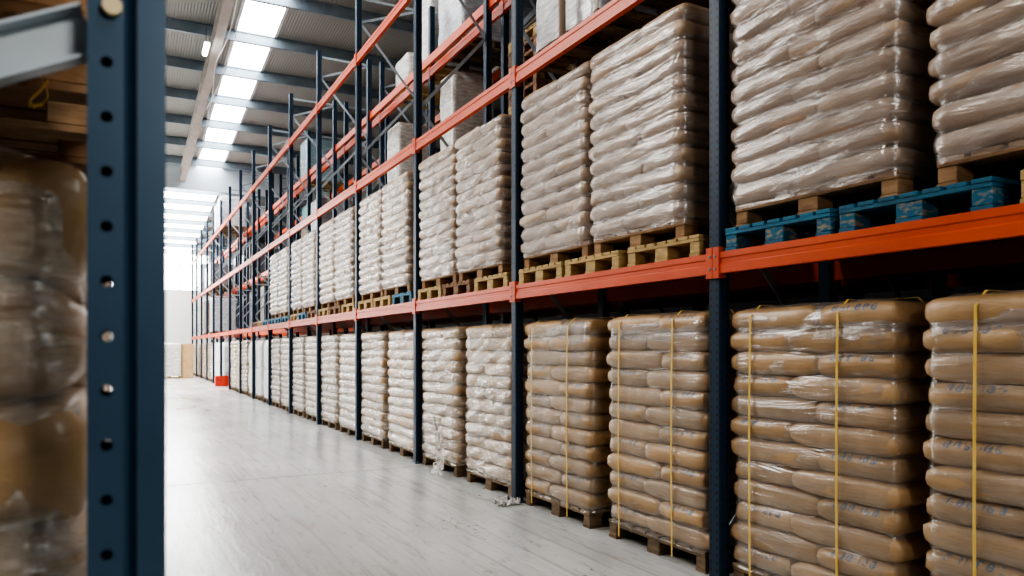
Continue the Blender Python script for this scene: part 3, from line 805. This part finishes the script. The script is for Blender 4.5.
# ------------------------------------------------------------------ left foreground frame and load
PY = 1.07           # centre of the post along the aisle
def holed_plate(x0, x1, hx, y, th, pitch, z0, z1, hr, ns=12):
    """vertical plate in the X-Z plane with a column of round holes"""
    m = MB(); n = int((z1-z0)/pitch)
    for s, yy in ((0, y-th/2), (1, y+th/2)):
        for k in range(n):
            za = z0+k*pitch; zb = za+pitch; zc = (za+zb)/2
            b = len(m.v)
            per = []
            for i in range(ns):
                a = 2*PI*(i+.5)/ns; c, s_ = math.cos(a), math.sin(a)
                m.v.append((hx+c*hr, yy, zc+s_*hr))
                # outer rectangle point in that direction
                tx = ((x1-hx) if c > 0 else (x0-hx))/c if abs(c) > 1e-6 else 1e9
                tz = (pitch/2)/abs(s_) if abs(s_) > 1e-6 else 1e9
                t = min(tx, tz); per.append((hx+c*t, yy, zc+s_*t))
            m.v += per
            for i in range(ns):
                j = (i+1) % ns; m.f.append((b+i, b+j, b+ns+j, b+ns+i))
                p, q = per[i], per[j]
                if abs(p[0]-q[0]) > 1e-5 and abs(p[2]-q[2]) > 1e-5:   # corner fill
                    cx = p[0] if abs(p[0]-x0) < 1e-6 or abs(p[0]-x1) < 1e-6 else q[0]
                    cz = q[2] if cx == p[0] else p[2]
                    m.v.append((cx, yy, cz)); m.f.append((b+ns+i, b+ns+j, len(m.v)-1))
            if s == 1:   # hole walls
                pb = b - 0
    return m
lf = thing('rack_tower', 'large blurred navy rack post with holes in left foreground', 'rack frame', (0, PY, 0))
pitch = .0655
m = MB()
xl, xr = -.039, .046
zoff = CAMH - (336-348)*.906/750*1.0   # one hole centre measured in the photo
k0 = int(zoff/pitch); zstart = zoff-pitch*(k0+.5)
for yy in (-.05, .05):
    h = holed_plate(xl, .000, -.0185, yy, .0025, pitch, zstart, zstart+pitch*int((FT-zstart)/pitch), .0068)
    m.add(h.v, h.f)
    s = 1 if yy < 0 else -1
    m.prism([(0, yy-.00125*1), (.006, yy+s*.011), (.006, yy+s*.011+s*.0025), (0, yy+.00125)], 'z', zstart, FT)
    m.prism([(.006, yy+s*.011), (.014, yy+s*.000), (.014, yy+s*.003), (.006, yy+s*.0135)], 'z', zstart, FT)
    m.box(.014, xr, yy-.00125, yy+.00125, zstart, FT)
    m.box(xl, xl+.0025, min(yy, yy+s*.018), max(yy, yy+s*.018), zstart, FT)
m.box(xr-.0025, xr, -.05, .05, zstart, FT)
m.box(xl, xr, -.05, .05, 0.0, zstart+.001)
link('upright', m.mesh('upright', M_NAVYP), lf)
link('base_plate', MB().box(-.06,.07,-.075,.075,0,.008).mesh('base_plate', M_NAVYP), lf)
link('upright', ME_UP, lf, (-1.06, 0, 0))
# braces, C section, blue-grey
zc = CAMH+(348-26)*.906/750
def lbrace(z0, z1):
    m = MB(); p, q = Vector((-.034,0,z0)), Vector((-1.0,0,z1))
    d = (q-p).normalized(); up = d.cross(Vector((0,1,0))).normalized()
    m.bar(p+Vector((0,-.004,0)), q+Vector((0,-.004,0)), .058, .003)
    for s in (-1, 1): m.bar(p+up*s*.028+Vector((0,-.018,0)), q+up*s*.028+Vector((0,-.018,0)), .004, .030)
    return m.mesh('brace', M_BRACE)
link('brace', lbrace(zc+.0, zc-.47), lf); link('brace', lbrace(zc-1.35, zc-.52), lf)
link('brace', lbrace(zc+.10, zc+.98), lf); link('brace', lbrace(zc+2.0, zc+1.05), lf); link('brace', lbrace(.3,.3), lf)
link('bolt', MB().tube((-.0125,-.05,CAMH+.407),(-.0125,-.062,CAMH+.407),.011,10).mesh('bolt', M_BOLT), lf, (0,0,0))
m = MB().tube((-.0125,-.05,CAMH+.407-1.44),(-.0125,-.062,CAMH+.407-1.44),.011,10)
link('bolt', m.mesh('bolt', M_BOLT), lf)
# second frame of the left row
t2 = thing('rack_tower', 'second navy rack frame of the left row, behind the foreground post', 'rack frame', (.045, PY+BAY, 0), PI)
link('upright', ME_UP, t2); link('upright', ME_UP, t2, (D, 0, 0), PI)
for b in BR: link('brace', b, t2)
for z, nm in LV[:2]:
    rack_beam(.018, PY+BAY/2, z, 'orange %s-level front beam of the left foreground bay' % nm, PI)
    rack_beam(.045-D, PY+BAY/2, z, 'orange %s-level back beam of the left foreground bay' % nm, 0)
PLO = pallet_meshes(.95, 1.08, .144, M_WOODR, M_WOODR)
SL = sack_set(1.12, 1.0, .183, dict(squat=M_KRAFT, long=M_KRAFT))
FL = film_mesh(1.12, 1.0, .183*9, .183, 21, M_FILMF, amp=.018, off=-.004, wr=.016, skirt=.012)
for k, y in enumerate((1.84, 3.08)):
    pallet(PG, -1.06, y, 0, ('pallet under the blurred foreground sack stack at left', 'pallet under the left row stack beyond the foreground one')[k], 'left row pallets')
    load_parts(SL, 1.10, 1.0, .183, 9, -1.06, y, .144, ('large blurred wrapped sack stack at left beside the foreground post', 'wrapped sack stack behind the foreground stack in the left row')[k], 'left row sack stacks', FL)
    pallet(PLO, -1.14, y-.14, L1, ('dark brown pallet overhead at upper left, nearer one', 'dark brown pallet overhead at upper left, farther one')[k], 'overhead pallets at left')
    wrapped_goods(-1.06, y-.12, L1+.146, .98, .95, 1.5, M_CARDD, M_FILMG, ('brown wrapped load overhead in left bay, nearer', 'brown wrapped load overhead in left bay, farther')[k])

# farther part of the left row
t3 = thing('rack_tower', 'third navy rack frame of the left row, hidden behind the post', 'rack frame', (.045, PY+2*BAY, 0), PI)
link('upright', ME_UP, t3); link('upright', ME_UP, t3, (D, 0, 0), PI)
for b in BR: link('brace', b, t3)
rack_beam(.018, PY+BAY*1.5, L1, 'orange first-level front beam of the second left bay', PI)
rack_beam(.018-D, PY+BAY*1.5, L1, 'orange first-level back beam of the second left bay', 0)
for k, y in enumerate((4.62, 5.92)):
    pallet(PG, -1.2, y, 0, ('pallet under the third left-row sack stack', 'pallet under the fourth left-row sack stack')[k], 'left row pallets', parts=False)
    o = tag(link('sack_load', ST_G[k], None, (-1.22, y, .144)), ('third wrapped sack stack of the left row, behind the post', 'fourth wrapped sack stack of the left row, behind the post')[k], 'sack stack', 'left row sack stacks')
    pallet(PLO, -1.14, y-.05, L1, ('third overhead pallet of the left row', 'fourth overhead pallet of the left row')[k], 'overhead pallets at left')
    wrapped_goods(-1.10, y-.05, L1+.146, .98, .95, 1.5, M_CARDD, M_FILMG, ('brown wrapped load overhead, third of left row', 'brown wrapped load overhead, fourth of left row')[k])
def tail(x, y, z, L_, label):
    m = MB(); pts = [Vector((x+.02*math.sin(i*.9), y+.008*i, z-L_*math.sin(PI*i/8)*(1 if i < 9 else 0))) for i in range(9)]
    for a, b in zip(pts[:-1], pts[1:]): m.bar(a, b, .012, .002, up=Vector((1,0,0)))
    tag(link('strap_tail', m.mesh('strap_tail', M_STRAP)), label, 'strap')
tail(-.19, 1.66, L1+.0, .06, 'short yellow strap loop hanging under the overhead pallet')
tail(-.17, 1.95, L1+.0, .07, 'second yellow strap loop hanging under the overhead pallet')
tail(-.16, 1.36, L1+.0, .05, 'nearest yellow strap loop hanging at upper left')

# ------------------------------------------------------------------ light
w = bpy.data.worlds.new('World'); bpy.context.scene.world = w; w.use_nodes = True
w.node_tree.nodes['Background'].inputs[0].default_value = (.6,.75,1,1); w.node_tree.nodes['Background'].inputs[1].default_value = .4
def area(name, loc, size, size_y, power, col, target):
    l = bpy.data.lights.new(name, 'AREA'); l.shape = 'RECTANGLE'; l.size = size; l.size_y = size_y; l.energy = power; l.color = col
    o = bpy.data.objects.new(name, l); C.objects.link(o); o.location = loc
    o.rotation_euler = (Vector(target)-Vector(loc)).to_track_quat('-Z', 'Y').to_euler()
    return o
area('skylight_glow_mid', (-2.5, 12, 8.4), 3, 8, 700, (1,.97,.92), (3.4, 9, 1.5))
area('skylight_glow_near', (-3.0, 5.0, 8.6), 1.5, 3, 260, (1,.93,.84), (3.4, 4, 1.5))
area('fill_behind_camera', (2.2, -1.5, 7.0), 2, 3, 170, (.88,.95,1), (-.4, 1.8, 1.5))  # added fill behind the camera, brightens the left post and stack
area('left_stack_fill', (1.1, -1.6, 2.9), .7, .5, 60, (1,.95,.88), (-.5, 1.5, 1.5))  # added fill with no real lamp behind it, lifts the left stack
area('skylight_glow_far', (-2, 30, 7.2), 3, 16, 2200, (1,.98,.95), (3.4, 28, 2.0))

# ------------------------------------------------------------------ camera
cd = bpy.data.cameras.new('camera'); cam = bpy.data.objects.new('camera', cd); C.objects.link(cam)
cam.location = (0, 0, CAMH); cam.rotation_euler = (PI/2, 0, -PSI)
cd.sensor_width = 36; cd.lens = 750/1024*36; cd.shift_y = 60/1024; cd.clip_start = .05; cd.clip_end = 200
cd.dof.use_dof = True; cd.dof.focus_distance = 7.5; cd.dof.aperture_fstop = 3.6
sc = bpy.context.scene; sc.camera = cam
sc.view_settings.view_transform = 'AgX'; sc.view_settings.look = 'AgX - High Contrast'; sc.view_settings.exposure = 0.0
sc.cycles.use_denoising = True
sc.cycles.max_bounces = 8; sc.cycles.transparent_max_bounces = 12
